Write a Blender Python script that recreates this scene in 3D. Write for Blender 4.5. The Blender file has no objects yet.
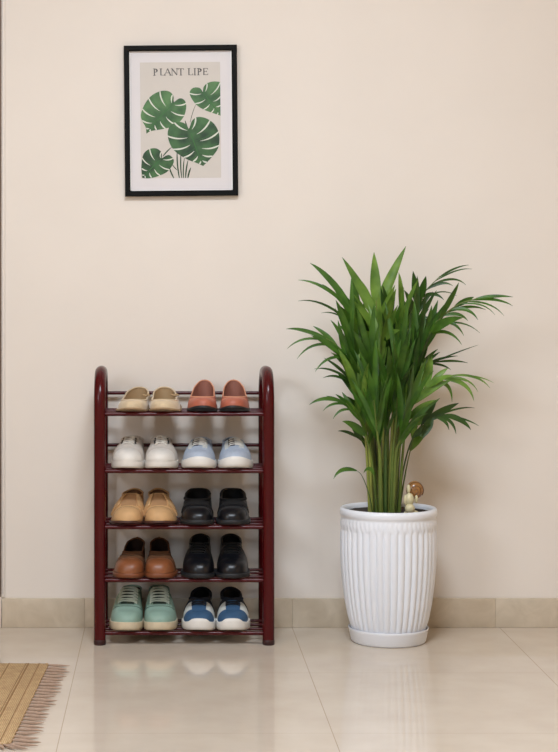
import bpy, bmesh, math, random
from mathutils import Vector, Matrix
PI = math.pi
SC = bpy.context.scene
COL = SC.collection
rnd = random.Random(7)

# ------------------------------------------------------------------ camera geometry
F = 1724.0          # focal length in pixels of a 558x752 frame
VX, VY = 163.0, 290.0
H = 0.977           # lens height
DC = 5.0            # lens to back wall


def P(px, py, y=0.0):
    """place of a photo pixel at distance y from the back wall (y<0 towards the lens)"""
    d = DC + y
    return Vector(((px - VX) * d / F, y, H - (py - VY) * d / F))


def lin(c):
    c /= 255.0
    return c / 12.92 if c <= 0.04045 else ((c + 0.055) / 1.055) ** 2.4


def rgb(r, g, b):
    return (lin(r), lin(g), lin(b), 1.0)


# ------------------------------------------------------------------ materials
def new_mat(name):
    m = bpy.data.materials.new(name)
    m.use_nodes = True
    nt = m.node_tree
    return m, nt, nt.nodes['Principled BSDF']


def mat(name, col, rough=0.5, noise=0.0, scale=40.0, bump=0.0, bscale=200.0, spec=0.5, coat=0.0, sheen=0.0, stretch=(1, 1, 1)):
    m, nt, b = new_mat(name)
    c = rgb(*col)
    b.inputs['Base Color'].default_value = c
    b.inputs['Roughness'].default_value = rough
    b.inputs['Specular IOR Level'].default_value = spec
    b.inputs['Coat Weight'].default_value = coat
    b.inputs['Coat Roughness'].default_value = 0.15
    b.inputs['Sheen Weight'].default_value = sheen
    tc = nt.nodes.new('ShaderNodeTexCoord')
    mp = nt.nodes.new('ShaderNodeMapping')
    mp.inputs['Scale'].default_value = stretch
    nt.links.new(tc.outputs['Object'], mp.inputs['Vector'])
    if noise > 0:
        n = nt.nodes.new('ShaderNodeTexNoise')
        n.inputs['Scale'].default_value = scale
        n.inputs['Detail'].default_value = 4
        nt.links.new(mp.outputs['Vector'], n.inputs['Vector'])
        r = nt.nodes.new('ShaderNodeValToRGB')
        r.color_ramp.elements[0].position = 0.3
        r.color_ramp.elements[1].position = 0.7
        r.color_ramp.elements[0].color = tuple(x * (1 - noise) for x in c[:3]) + (1,)
        r.color_ramp.elements[1].color = tuple(min(1, x * (1 + noise)) for x in c[:3]) + (1,)
        nt.links.new(n.outputs['Fac'], r.inputs['Fac'])
        nt.links.new(r.outputs['Color'], b.inputs['Base Color'])
    if bump > 0:
        n2 = nt.nodes.new('ShaderNodeTexNoise')
        n2.inputs['Scale'].default_value = bscale
        n2.inputs['Detail'].default_value = 3
        nt.links.new(mp.outputs['Vector'], n2.inputs['Vector'])
        bp = nt.nodes.new('ShaderNodeBump')
        bp.inputs['Strength'].default_value = bump
        bp.inputs['Distance'].default_value = 0.002
        nt.links.new(n2.outputs['Fac'], bp.inputs['Height'])
        nt.links.new(bp.outputs['Normal'], b.inputs['Normal'])
    return m


def floor_mat():
    m, nt, b = new_mat('polished_tile')
    tc = nt.nodes.new('ShaderNodeTexCoord')
    sx = nt.nodes.new('ShaderNodeSeparateXYZ')
    nt.links.new(tc.outputs['Object'], sx.inputs[0])

    def M(op, a, bb, c=None):
        n = nt.nodes.new('ShaderNodeMath')
        n.operation = op
        for i, v in enumerate((a, bb, c)):
            if v is None:
                continue
            if isinstance(v, (int, float)):
                n.inputs[i].default_value = v
            else:
                nt.links.new(v, n.inputs[i])
        return n.outputs[0]

    def line(sock, off):
        a = M('ADD', sock, off)
        pp = M('PINGPONG', a, 0.3)       # distance to the nearest joint, joints 0.6 m apart
        return M('LESS_THAN', pp, 0.00095)
    g = M('MAXIMUM', line(sx.outputs[0], 0.226 + 6.0), M('MULTIPLY', line(sx.outputs[1], 12.0), 0.55))
    n = nt.nodes.new('ShaderNodeTexNoise')
    n.inputs['Scale'].default_value = 9
    n.inputs['Detail'].default_value = 6
    nt.links.new(tc.outputs['Object'], n.inputs['Vector'])
    r = nt.nodes.new('ShaderNodeValToRGB')
    r.color_ramp.elements[0].position = 0.3
    r.color_ramp.elements[1].position = 0.7
    r.color_ramp.elements[0].color = rgb(*FLOOR_A)
    r.color_ramp.elements[1].color = rgb(*FLOOR_B)
    nt.links.new(n.outputs['Fac'], r.inputs['Fac'])
    mx = nt.nodes.new('ShaderNodeMix')
    mx.data_type = 'RGBA'
    nt.links.new(g, mx.inputs['Factor'])
    nt.links.new(r.outputs['Color'], mx.inputs[6])
    mx.inputs[7].default_value = rgb(172, 154, 134)
    nt.links.new(mx.outputs[2], b.inputs['Base Color'])
    b.inputs['Roughness'].default_value = 0.06
    b.inputs['Specular IOR Level'].default_value = 0.42
    return m


def marble_mat():
    m, nt, b = new_mat('beige_skirting_stone')
    tc = nt.nodes.new('ShaderNodeTexCoord')
    n = nt.nodes.new('ShaderNodeTexNoise')
    n.inputs['Scale'].default_value = 14
    n.inputs['Detail'].default_value = 8
    n.inputs['Distortion'].default_value = 1.2
    nt.links.new(tc.outputs['Object'], n.inputs['Vector'])
    r = nt.nodes.new('ShaderNodeValToRGB')
    r.color_ramp.elements[0].position = 0.32
    r.color_ramp.elements[1].position = 0.7
    r.color_ramp.elements[0].color = rgb(192, 176, 154)
    r.color_ramp.elements[1].color = rgb(208, 193, 172)
    nt.links.new(n.outputs['Fac'], r.inputs['Fac'])
    nt.links.new(r.outputs['Color'], b.inputs['Base Color'])
    b.inputs['Roughness'].default_value = 0.35
    return m


def leaf_mat(name, ca, cb, trans=0.25):
    m, nt, b = new_mat(name)
    tc = nt.nodes.new('ShaderNodeTexCoord')
    n = nt.nodes.new('ShaderNodeTexNoise')
    n.inputs['Scale'].default_value = 22
    n.inputs['Detail'].default_value = 2
    nt.links.new(tc.outputs['Object'], n.inputs['Vector'])
    r = nt.nodes.new('ShaderNodeValToRGB')
    r.color_ramp.elements[0].position = 0.35
    r.color_ramp.elements[1].position = 0.65
    r.color_ramp.elements[0].color = rgb(*ca)
    r.color_ramp.elements[1].color = rgb(*cb)
    nt.links.new(n.outputs['Fac'], r.inputs['Fac'])
    nt.links.new(r.outputs['Color'], b.inputs['Base Color'])
    b.inputs['Roughness'].default_value = 0.42
    tr = nt.nodes.new('ShaderNodeBsdfTranslucent')
    nt.links.new(r.outputs['Color'], tr.inputs['Color'])
    mx = nt.nodes.new('ShaderNodeMixShader')
    mx.inputs[0].default_value = trans
    nt.links.new(b.outputs[0], mx.inputs[1])
    nt.links.new(tr.outputs[0], mx.inputs[2])
    nt.links.new(mx.outputs[0], nt.nodes['Material Output'].inputs['Surface'])
    return m


def jute_mat():
    m, nt, b = new_mat('woven_jute')
    tc = nt.nodes.new('ShaderNodeTexCoord')
    w1 = nt.nodes.new('ShaderNodeTexWave')
    w1.bands_direction = 'X'
    w1.inputs['Scale'].default_value = 75
    w1.inputs['Distortion'].default_value = 1.5
    w1.inputs['Detail'].default_value = 1
    w2 = nt.nodes.new('ShaderNodeTexWave')
    w2.bands_direction = 'Y'
    w2.inputs['Scale'].default_value = 60
    w2.inputs['Distortion'].default_value = 1.5
    for w in (w1, w2):
        nt.links.new(tc.outputs['Object'], w.inputs['Vector'])
    mu = nt.nodes.new('ShaderNodeMath')
    mu.operation = 'MULTIPLY'
    nt.links.new(w1.outputs['Fac'], mu.inputs[0])
    nt.links.new(w2.outputs['Fac'], mu.inputs[1])
    r = nt.nodes.new('ShaderNodeValToRGB')
    r.color_ramp.elements[0].color = rgb(168, 134, 94)
    r.color_ramp.elements[1].color = rgb(222, 192, 150)
    r.color_ramp.elements[1].position = 0.6
    nt.links.new(mu.outputs[0], r.inputs['Fac'])
    n = nt.nodes.new('ShaderNodeTexNoise')
    n.inputs['Scale'].default_value = 60
    nt.links.new(tc.outputs['Object'], n.inputs['Vector'])
    mx = nt.nodes.new('ShaderNodeMix')
    mx.data_type = 'RGBA'
    mx.blend_type = 'OVERLAY'
    mx.inputs['Factor'].default_value = 0.35
    nt.links.new(r.outputs['Color'], mx.inputs[6])
    nt.links.new(n.outputs['Fac'], mx.inputs[7])
    nt.links.new(mx.outputs[2], b.inputs['Base Color'])
    bp = nt.nodes.new('ShaderNodeBump')
    bp.inputs['Strength'].default_value = 0.6
    bp.inputs['Distance'].default_value = 0.003
    nt.links.new(mu.outputs[0], bp.inputs['Height'])
    nt.links.new(bp.outputs['Normal'], b.inputs['Normal'])
    b.inputs['Roughness'].default_value = 0.9
    b.inputs['Specular IOR Level'].default_value = 0.15
    return m


# ------------------------------------------------------------------ object helpers
def obj(name, bm, mats, parent=None, smooth=True, merge=0.0):
    if merge:
        bmesh.ops.remove_doubles(bm, verts=bm.verts, dist=merge)
    bmesh.ops.recalc_face_normals(bm, faces=bm.faces)
    me = bpy.data.meshes.new(name)
    bm.to_mesh(me)
    bm.free()
    for m in (mats if isinstance(mats, (list, tuple)) else [mats]):
        me.materials.append(m)
    if smooth:
        for p in me.polygons:
            p.use_smooth = True
        try:
            me.set_sharp_from_angle(angle=math.radians(50))
        except Exception:
            pass
    o = bpy.data.objects.new(name, me)
    COL.objects.link(o)
    if parent is not None:
        o.parent = parent
    return o


def thing(name, label, cat, loc=(0, 0, 0), rotz=0.0, group=None):
    o = bpy.data.objects.new(name, None)
    o.empty_display_size = 0.05
    COL.objects.link(o)
    o.location = loc
    o.rotation_euler = (0, 0, rotz)
    return tag(o, label, cat, group)


def tag(o, label, cat, group=None):
    o['label'] = label
    o['category'] = cat
    if group:
        o['group'] = group
    return o


def struct(o, label=None, cat=None):
    o['kind'] = 'structure'
    if label:
        o['label'] = label
    if cat:
        o['category'] = cat
    return o


def box(bm, x0, x1, y0, y1, z0, z1, bev=0.0, seg=2, mi=0):
    g = bmesh.ops.create_cube(bm, size=1.0)
    vs = g['verts']
    for v in vs:
        v.co = Vector((x0 + (v.co.x + .5) * (x1 - x0), y0 + (v.co.y + .5) * (y1 - y0), z0 + (v.co.z + .5) * (z1 - z0)))
    fs = set(f for v in vs for f in v.link_faces)
    for f in fs:
        f.material_index = mi
    if bev > 0:
        es = list(set(e for v in vs for e in v.link_edges))
        bmesh.ops.bevel(bm, geom=es, offset=bev, segments=seg, profile=0.5, affect='EDGES')


def tube(bm, pts, rad, n=10, cap=True, mi=0, closed=False):
    pts = [Vector(p) for p in pts]
    N = len(pts)
    rings = []
    prev = None
    for i, p in enumerate(pts):
        if closed:
            t = pts[(i + 1) % N] - pts[i - 1]
        else:
            t = pts[min(i + 1, N - 1)] - pts[max(i - 1, 0)]
        if t.length < 1e-9:
            t = Vector((0, 0, 1))
        t.normalize()
        if prev is None:
            a = Vector((1, 0, 0)) if abs(t.x) < .8 else Vector((0, 0, 1))
        else:
            a = prev
        a = (a - t * a.dot(t))
        if a.length < 1e-6:
            a = t.orthogonal()
        a.normalize()
        prev = a
        b = t.cross(a)
        r = rad[i] if isinstance(rad, (list, tuple)) else rad
        rings.append([bm.verts.new(p + a * (r * math.cos(2 * PI * k / n)) + b * (r * math.sin(2 * PI * k / n))) for k in range(n)])
    M = N if closed else N - 1
    for i in range(M):
        A, B = rings[i], rings[(i + 1) % N]
        for k in range(n):
            f = bm.faces.new((A[k], A[(k + 1) % n], B[(k + 1) % n], B[k]))
            f.material_index = mi
    if cap and not closed:
        for R in (rings[0], rings[-1]):
            try:
                f = bm.faces.new(R)
                f.material_index = mi
            except ValueError:
                pass


def lathe(bm, prof, n=64, rfun=None, cap0=True, cap1=False):
    rings = []
    for (r, z) in prof:
        ring = []
        for k in range(n):
            th = 2 * PI * k / n
            rr = r if rfun is None else rfun(r, z, th)
            ring.append(bm.verts.new((rr * math.cos(th), rr * math.sin(th), z)))
        rings.append(ring)
    for i in range(len(rings) - 1):
        A, B = rings[i], rings[i + 1]
        for k in range(n):
            bm.faces.new((A[k], A[(k + 1) % n], B[(k + 1) % n], B[k]))
    if cap0:
        bm.faces.new(rings[0])
    if cap1:
        bm.faces.new(rings[-1])


def grid(bm, rows, mi=0):
    vr = [[bm.verts.new(p) for p in r] for r in rows]
    for i in range(len(vr) - 1):
        for k in range(len(vr[i]) - 1):
            q = (vr[i][k], vr[i][k + 1], vr[i + 1][k + 1], vr[i + 1][k])
            try:
                f = bm.faces.new(q)
                f.material_index = mi
            except ValueError:
                pass


def interp(tab, t):
    if t <= tab[0][0]:
        return tab[0][1]
    for (a, va), (b, vb) in zip(tab, tab[1:]):
        if t <= b:
            s = (t - a) / (b - a)
            s = s * s * (3 - 2 * s) * 0.6 + s * 0.4
            return va + (vb - va) * s
    return tab[-1][1]


def catmull(pts, n=8):
    pts = [Vector(p) for p in pts]
    q = [pts[0] * 2 - pts[1]] + pts + [pts[-1] * 2 - pts[-2]]
    out = []
    for i in range(1, len(q) - 2):
        for k in range(n):
            t = k / n
            a, b, c, d = q[i - 1], q[i], q[i + 1], q[i + 2]
            out.append(0.5 * ((2 * b) + (c - a) * t + (2 * a - 5 * b + 4 * c - d) * t * t + (3 * b - a - 3 * c + d) * t ** 3))
    out.append(pts[-1])
    return out


# ------------------------------------------------------------------ colours of the setting
WALL = (231, 221, 211)
FLOOR_A = (202, 187, 170)
FLOOR_B = (209, 195, 179)

m_wall = mat('cream_wall_paint', WALL, 0.75, noise=0.02, scale=3.0, bump=0.10, bscale=60, spec=0.2)
m_ceil = mat('warm_bounce_ceiling_tint', (236, 222, 200), 0.9)  # unseen ceiling, tinted warm to colour the bounced light
m_wall2 = mat('warm_bounce_wall_tint', (220, 190, 152), 0.85)  # unseen walls, tinted warmer than the back wall so bounce warms the shadows
m_floor = floor_mat()
m_stone = marble_mat()
m_brown = mat('brown_door_wood', (112, 84, 66), 0.4, noise=0.15, scale=20, stretch=(4, 4, 0.4))
m_plinth = mat('pale_plinth_stone', (226, 214, 196), 0.4, noise=0.04)
m_winframe = mat('white_window_paint', (238, 236, 230), 0.4)

# ------------------------------------------------------------------ the setting
X0, X1, Y0, ZC = -2.3, 2.7, -6.4, 2.75


def wall_with_hole(name, axis, pos, a0, a1, hole, thick):
    """a wall across the a-axis with a rectangular window opening (a,b,z0,z1)"""
    bm = bmesh.new()
    ha, hb, z0, z1 = hole
    for (p, q, r, s) in ((a0, ha, 0, ZC), (hb, a1, 0, ZC), (ha, hb, 0, z0), (ha, hb, z1, ZC)):
        if axis == 'x':
            box(bm, min(pos, pos + thick), max(pos, pos + thick), p, q, r, s)
        else:
            box(bm, p, q, min(pos, pos + thick), max(pos, pos + thick), r, s)
    return struct(obj(name, bm, m_wall2, smooth=False))


bm = bmesh.new(); box(bm, X0 - .2, X1 + .2, Y0 - .2, .2, -.1, 0)
struct(obj('floor', bm, m_floor, smooth=False), 'polished beige square floor tiles', 'floor')
bm = bmesh.new(); box(bm, X0 - .2, X1 + .2, Y0 - .2, .2, ZC, ZC + .1)
struct(obj('ceiling', bm, m_ceil, smooth=False), 'ceiling tinted warm for bounced light', 'ceiling')
XD = P(1.1, 0).x                                  # right edge of the door frame
bm = bmesh.new()
box(bm, XD - .06, X1 + .2, 0, .2, 0, ZC)
box(bm, X0 - .2, XD - .98, 0, .2, 0, ZC)
box(bm, XD - .98, XD - .06, 0, .2, 2.3, ZC)
struct(obj('wall_back', bm, m_wall, smooth=False), 'plain cream painted wall', 'wall')
bm = bmesh.new(); box(bm, X1, X1 + .2, Y0, 0, 0, ZC)
struct(obj('wall_right', bm, m_wall2, smooth=False), 'side wall tinted warm for bounced light', 'wall')
WL = (-4.9, -3.1, 1.55, 2.6)                    # window opening in the left wall
WF = (-1.5, 1.9, 0.9, 2.4)                        # unseen window opening behind the lens, added for fill light
wall_with_hole('wall_left', 'x', X0, Y0, 0, WL, -.2)
wall_with_hole('wall_front', 'y', Y0, X0, X1, WF, -.2)

# window frames
bm = bmesh.new()
a, b, z0, z1 = WL
for (p, q, r, s) in ((a, a + .05, z0, z1), (b - .05, b, z0, z1), (a, b, z0, z0 + .05), (a, b, z1 - .05, z1), ((a + b) / 2 - .02, (a + b) / 2 + .02, z0, z1)):
    box(bm, X0 - .14, X0 - .08, p, q, r, s, .004)
struct(obj('window_1', bm, m_winframe), 'white framed window in the left wall', 'window')
bm = bmesh.new()
a, b, z0, z1 = WF
for (p, q, r, s) in ((a, a + .05, z0, z1), (b - .05, b, z0, z1), (a, b, z0, z0 + .05), (a, b, z1 - .05, z1), ((a + b) / 2 - .02, (a + b) / 2 + .02, z0, z1)):
    box(bm, p, q, Y0 - .14, Y0 - .08, r, s, .004)
struct(obj('window_2', bm, m_winframe), 'white framed window added behind the viewer for fill light', 'window')

# door and its frame at the far left
bm = bmesh.new()
box(bm, XD - .06, XD, -.012, .15, .088, 2.3, .002)
box(bm, XD - 1.04, XD - .98, -.012, .15, .088, 2.3, .002)
box(bm, XD - 1.04, XD, -.012, .15, 2.3, 2.36, .002)
struct(obj('trim_1', bm, m_brown), 'brown wooden door frame at the left edge', 'door frame')
bm = bmesh.new()
box(bm, XD - .98, XD - .06, .03, .07, 0.005, 2.3, .002)
for zz in ((.2, 1.0), (1.15, 2.15)):
    box(bm, XD - .84, XD - .20, .022, .03, zz[0], zz[1], .004)
struct(obj('door_1', bm, m_brown), 'brown panelled door', 'door')
bm = bmesh.new()
box(bm, XD - .062, XD + .0015, -.013, .15, 0, .088, .002)
box(bm, XD - 1.042, XD - .98, -.013, .15, 0, .088, .002)
struct(obj('trim_2', bm, m_plinth), 'pale stone plinth under the door frame', 'plinth')
bm = bmesh.new()
box(bm, XD + .002, XD + .0115, -.004, .0, .0865, ZC, .0015)
struct(obj('trim_3', bm, m_wall), 'narrow plaster bead beside the door frame', 'bead')
# stone skirting in pieces that line up with the floor joints, each a separate slab of one skirting
bm = bmesh.new()
zt = P(0, 598.4, -.01).z
xs = [XD + .0035, -.226, .374, .962, 1.574, 2.174, X1]
for p, q in zip(xs, xs[1:]):
    box(bm, p + .0002, q - .0002, -.011, 0, 0, zt, .0011, 2)
struct(obj('baseboard_back', bm, m_stone), 'beige stone skirting along the wall', 'skirting')
bm = bmesh.new(); box(bm, X1 - .011, X1, Y0, -.012, 0, zt, .002)
struct(obj('baseboard_right', bm, m_stone), 'beige stone skirting', 'skirting')

# ------------------------------------------------------------------ shoe rack
m_rack = mat('dark_red_metal', (72, 8, 13), 0.24, spec=0.28)
m_rackcap = mat('dark_foot_plastic', (46, 12, 13), 0.45)
YF, YR, RP = -.25, -.04, .0162
XL = P(99.8, 0, YF).x
XR = P(268.5, 0, YF).x
ZTOP = P(0, 366.0, -.16).z - RP
TIER_PY = (414.1, 471.2, 527.2, 580.3, 633.2)
TIER_Z = [P(0, p, YF).z for p in TIER_PY]
RR = .0050
RY = (YF, -.19, -.13, -.07)
rack = thing('shoe_rack', 'dark red metal shoe rack with five shelves against the cream wall', 'shoe rack', ((XL + XR) / 2, (YF + YR) / 2, 0))
RO = Vector(((XL + XR) / 2, (YF + YR) / 2, 0))
for x in (XL, XR):
    pts = []
    rc = .085
    for k in range(9):
        pts.append(Vector((x, YF, .012 + (ZTOP - rc - .012) * k / 8)) - RO)
    for k in range(1, 11):
        th = PI / 2 * k / 10
        pts.append(Vector((x, YF + rc - rc * math.cos(th), ZTOP - rc + rc * math.sin(th))) - RO)
    for k in range(1, 11):
        th = PI / 2 * k / 10
        pts.append(Vector((x, YR - rc + rc * math.sin(th), ZTOP - rc + rc * math.cos(th))) - RO)
    for k in range(1, 9):
        pts.append(Vector((x, YR, ZTOP - rc - (ZTOP - rc - .012) * k / 8)) - RO)
    bm = bmesh.new(); tube(bm, pts, RP, 24)
    obj('side_frame', bm, m_rack, rack)
    for y in (YF, YR):
        bm = bmesh.new()
        tube(bm, [Vector((x, y, 0)) - RO, Vector((x, y, .002)) - RO, Vector((x, y, .014)) - RO, Vector((x, y, .015)) - RO], [RP * .95, RP * 1.03, RP * 1.03, RP * .98], 24)
        obj('foot_cap', bm, m_rackcap, rack)
    for z in TIER_Z:
        bm = bmesh.new()
        tube(bm, [Vector((x, YF + .004, z)) - RO, Vector((x, YR - .004, z)) - RO], .006, 12)
        obj('crossbar', bm, m_rack, rack)
for z in TIER_Z:
    for y in RY:
        bm = bmesh.new()
        tube(bm, [Vector((XL, y, z)) - RO, Vector((XR, y, z)) - RO], .0056 if y == YF else .0042, 12)
        obj('shelf_rail', bm, m_rack, rack)
for py in (392.9, 445.0):
    yb = YR + RP + .003
    z = P(0, py, yb).z
    bm = bmesh.new()
    tube(bm, [Vector((XL - .008, yb, z)) - RO, Vector((XR + .008, yb, z)) - RO], RR, 12)
    obj('back_rail', bm, m_rack, rack)


# ------------------------------------------------------------------ shoes
class Shoe:
    """lofted shoe: toe at -y, heel at +y, sole on z=0"""

    def __init__(s, L=.235, W=.09, prof=None, to=.5, te=.965, ow=.75, spring=.006, sole=((0, .02), (1, .02)), p=2.3, ex=.72, ez=.8, side=1, round_=.14, opn=2.0, heelw=.72, ht=.80, tilt=0.0):
        s.__dict__.update(locals())

    def k(s, t):
        tb = .36
        if t < tb:
            v = max(0, 1 - (1 - t / tb) ** s.p) ** (1 / s.p)
        else:
            a = min(1, (t - tb) / .3)
            a = a * a * (3 - 2 * a)
            v = 1 - (1 - s.heelw) * a
        if t > s.ht:
            v *= max(0, 1 - ((t - s.ht) / (1 - s.ht)) ** 2.1) ** (1 / 2.1)
        return v

    def cx(s, t):
        return s.side * (.007 * max(0, 1 - t / .45) ** 1.6 - .002)

    def y(s, t):
        return (t - .5) * s.L

    def sp(s, t):
        return s.spring * max(0, 1 - t / .3) ** 2

    def z0(s, t):
        return s.sp(t) + interp(s.sole, t) - .002

    def wr(s, t):
        if t <= s.to or t >= s.te:
            return 0.0
        c, r = (s.to + s.te) / 2, (s.te - s.to) / 2
        v = s.ow * s.W / 2 * (1 - abs((t - c) / r) ** s.opn) ** (1 / s.opn)
        return min(v, .84 * s.w(t))

    def w(s, t):
        return s.k(t) * s.W / 2 * .97

    def phr(s, t):
        w = s.w(t)
        return 0.0 if w < 1e-6 else math.asin(min(1, s.wr(t) / w) ** (1 / s.ex))

    def h(s, t):
        v = interp(s.prof, t)
        v *= max(0, 1 - (1 - min(1, t / s.round_)) ** 2.4) ** (1 / 2.4)
        return v / max(.2, math.cos(s.phr(t))) ** s.ez

    def S(s, t, ph, off=0.0):
        def q(t, ph):
            sn, cs = math.sin(ph), max(0, math.cos(ph))
            x = s.w(t) * math.copysign(abs(sn) ** s.ex, sn)
            z = s.h(t) * cs ** s.ez
            return Vector((s.cx(t) + x + s.tilt * s.side * z, s.y(t), s.z0(t) + z))
        c = q(t, ph)
        if off:
            d = .012
            tt = min(max(t, d), 1 - d)
            pp = min(max(ph, -1.5), 1.5)
            n = (q(tt, pp + .02) - q(tt, pp - .02)).cross(q(tt + d, pp) - q(tt - d, pp))
            if n.length > 1e-12:
                n.normalize()
                if n.dot(c - Vector((s.cx(t), s.y(max(t, .2)) if t < .5 else s.y(min(t, .85)), s.z0(t)))) < 0:
                    n = -n
                c = c + n * off
        return c

    def ts(s, n=46, a=0, b=1):
        return [a + (b - a) * (.5 - .5 * math.cos(PI * i / n)) for i in range(n + 1)]

    def build_upper(s, m, parent, name='upper'):
        bm = bmesh.new()
        NA = 14
        T = sorted(set(s.ts() + [s.to + (s.te - s.to) * v for v in (0, .002, .01, .03, .06, .94, .97, .99, .998, 1)]))
        for sg in (-1, 1):
            grid(bm, [[s.S(t, sg * (PI / 2 + (s.phr(t) - PI / 2) * k / NA)) for k in range(NA + 1)] for t in T])
        return obj(name, bm, m, parent, merge=2e-5)

    def build_lining(s, m, parent, zin=.012, floor_m=None):
        bm = bmesh.new()
        T = [s.to + (s.te - s.to) * v for v in (0, .002, .01, .03, .06, .1, .16, .24, .32, .4, .5, .6, .7, .78, .85, .9, .94, .97, .99, .998, 1)]
        rows = []
        for t in T:
            r = []
            for sg in (-1, 1):
                rim = s.S(t, sg * s.phr(t))
                c = Vector((s.cx(t), s.y(t), s.z0(t) + zin))
                part = []
                for j in range(6):
                    v = j / 5
                    e = 1 - .12 * v
                    part.append(Vector((c.x + (rim.x - c.x) * e, rim.y, rim.z + (c.z - rim.z) * v)))
                part.append(Vector((c.x + (rim.x - c.x) * .4, rim.y, c.z)))
                r += part if sg < 0 else part[::-1]
            rows.append(r)
        grid(bm, rows)
        return obj('lining', bm, m, parent, merge=1e-5)

    def build_collar(s, m, parent, r=.0022, name='collar'):
        bm = bmesh.new()
        T = [s.to + (s.te - s.to) * v for v in (.004, .02, .05, .1, .18, .28, .38, .5, .62, .72, .8, .87, .92, .96, .985, .997)]
        pts = [s.S(t, s.phr(t)) for t in T] + [s.S(t, -s.phr(t)) for t in reversed(T)]
        tube(bm, pts, r, 8, closed=True)
        return obj(name, bm, m, parent)

    def build_sole(s, m, parent, out=.003, name='sole', bulge=.0015, a=0, b=1, zlo=0.0, zhi=None, fr=None):
        bm = bmesh.new()
        n = 34
        T = s.ts(n)
        loop = [(t, 1) for t in T] + [(t, -1) for t in reversed(T[1:-1])]
        rows = []
        for (lv, o) in ((0.0, out - .004), (.06, out - .0012), (.3, out + bulge), (.7, out + bulge), (.94, out), (1.0, out - .0025)):
            r = []
            for (t, sg) in loop:
                hh = interp(s.sole, t) if fr is None else interp(fr, t)
                c = Vector((s.cx(t) + sg * s.k(t) * s.W / 2, s.y(t), 0))
                # outward offset from the outline
                d = .004
                t0, t1 = max(0, t - d), min(1, t + d)
                tg = Vector((s.cx(t1) + sg * s.k(t1) * s.W / 2 - s.cx(t0) - sg * s.k(t0) * s.W / 2, s.y(t1) - s.y(t0), 0))
                nv = Vector((tg.y, -tg.x, 0)) * sg
                if t < 1e-6:
                    nv = Vector((0, -1, 0))
                if t > 1 - 1e-6:
                    nv = Vector((0, 1, 0))
                nv.normalize()
                q = c + nv * o
                q.z = s.sp(t) + zlo + (hh - zlo) * lv
                r.append(q)
            rows.append(r)
        vr = [[bm.verts.new(q) for q in r] for r in rows]
        N = len(loop)
        for i in range(len(vr) - 1):
            for k in range(N):
                bm.faces.new((vr[i][k], vr[i][(k + 1) % N], vr[i + 1][(k + 1) % N], vr[i + 1][k]))
        bm.faces.new(vr[0])
        bm.faces.new(vr[-1])
        return obj(name, bm, m, parent)

    def patch(s, name, m, parent, ta, tb, pa, pb, off=.0012, nt=14, npn=18):
        """raised panel over the upper: t from ta(ph) to tb(ph), ph from pa to pb (or functions of t-fraction)"""
        f = lambda v, x: v(x) if callable(v) else v
        bm = bmesh.new()
        rows = []
        toe = not callable(ta) and ta < .05
        if toe:
            nt, npn = 26, 26
        for i in range(-1, nt + 2):
            a = min(1, max(0, i / nt))
            a = a ** 2.4 if toe else a
            r = []
            for j in range(-1, npn + 2):
                bb = min(1, max(0, j / npn))
                ph = f(pa, a) + (f(pb, a) - f(pa, a)) * bb
                t = f(ta, ph) + (f(tb, ph) - f(ta, ph)) * a
                lim = s.phr(t)
                if lim > abs(ph):
                    ph = math.copysign(lim, ph)
                edge = i < 0 or i > nt or j < 0 or j > npn
                r.append(s.S(t, ph, -.0012 if edge else off))
            rows.append(r)
        grid(bm, rows)
        return obj(name, bm, m, parent)

    def laces(s, m, parent, ta, tb, n, a=.32, r=.0016, off=.0035, cross=True, name='laces'):
        bm = bmesh.new()
        for k in range(n):
            t0 = ta + (tb - ta) * k / max(1, n - 1)
            dt = (tb - ta) / max(1, n - 1) * .8 if cross else 0
            for sg in ((1, -1) if cross else (1,)):
                pts = []
                for j in range(9):
                    v = j / 8
                    pts.append(s.S(t0 + dt * (v - .2), sg * (-a + 2 * a * v), off - .003 * (2 * v - 1) ** 4 + (.0006 * sg)))
                tube(bm, pts, r, 6)
        return obj(name, bm, m, parent)

    def eyelets(s, m, parent, ta, tb, n, a=.36, r=.003):
        for k in range(n):
            t0 = ta + (tb - ta) * k / max(1, n - 1)
            for sg in (-1, 1):
                c = s.S(t0, sg * a, .001)
                c2 = s.S(t0, sg * a, .0035)
                bm = bmesh.new()
                tube(bm, [c, c2, c2 + (c2 - c) * .2], [r, r, r * .5], 10)
                obj('eyelet', bm, m, parent)

    def ridge(s, m, parent, tf, a0=-1.5, a1=1.5, r=.0011, off=.0006, name='seam', n=24):
        bm = bmesh.new()
        pts = [s.S(tf(a0 + (a1 - a0) * i / n), a0 + (a1 - a0) * i / n, off) for i in range(n + 1)]
        tube(bm, pts, r, 6)
        return obj(name, bm, m, parent)


TIER_NAME = ('top shelf', 'second shelf from the top', 'middle shelf', 'fourth shelf from the top', 'bottom shelf')


def place(name, tier, px_toe, px_top, label, cat, group, L, toe=.02):
    """an Empty on the shelf rails, toe centred under photo column px_toe; heel swung so its top shows at px_top"""
    yt = YF - toe
    z = TIER_Z[tier] + RR
    x = (px_toe - VX) * (DC + yt) / F
    xh = (px_top - VX) * (DC + yt + L) / F
    yaw = -math.atan2(xh - x, L)
    c = Vector((x + (xh - x) / 2, yt + L / 2 * math.cos(yaw), z))
    return thing(name, label, cat, c, yaw, group)


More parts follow.
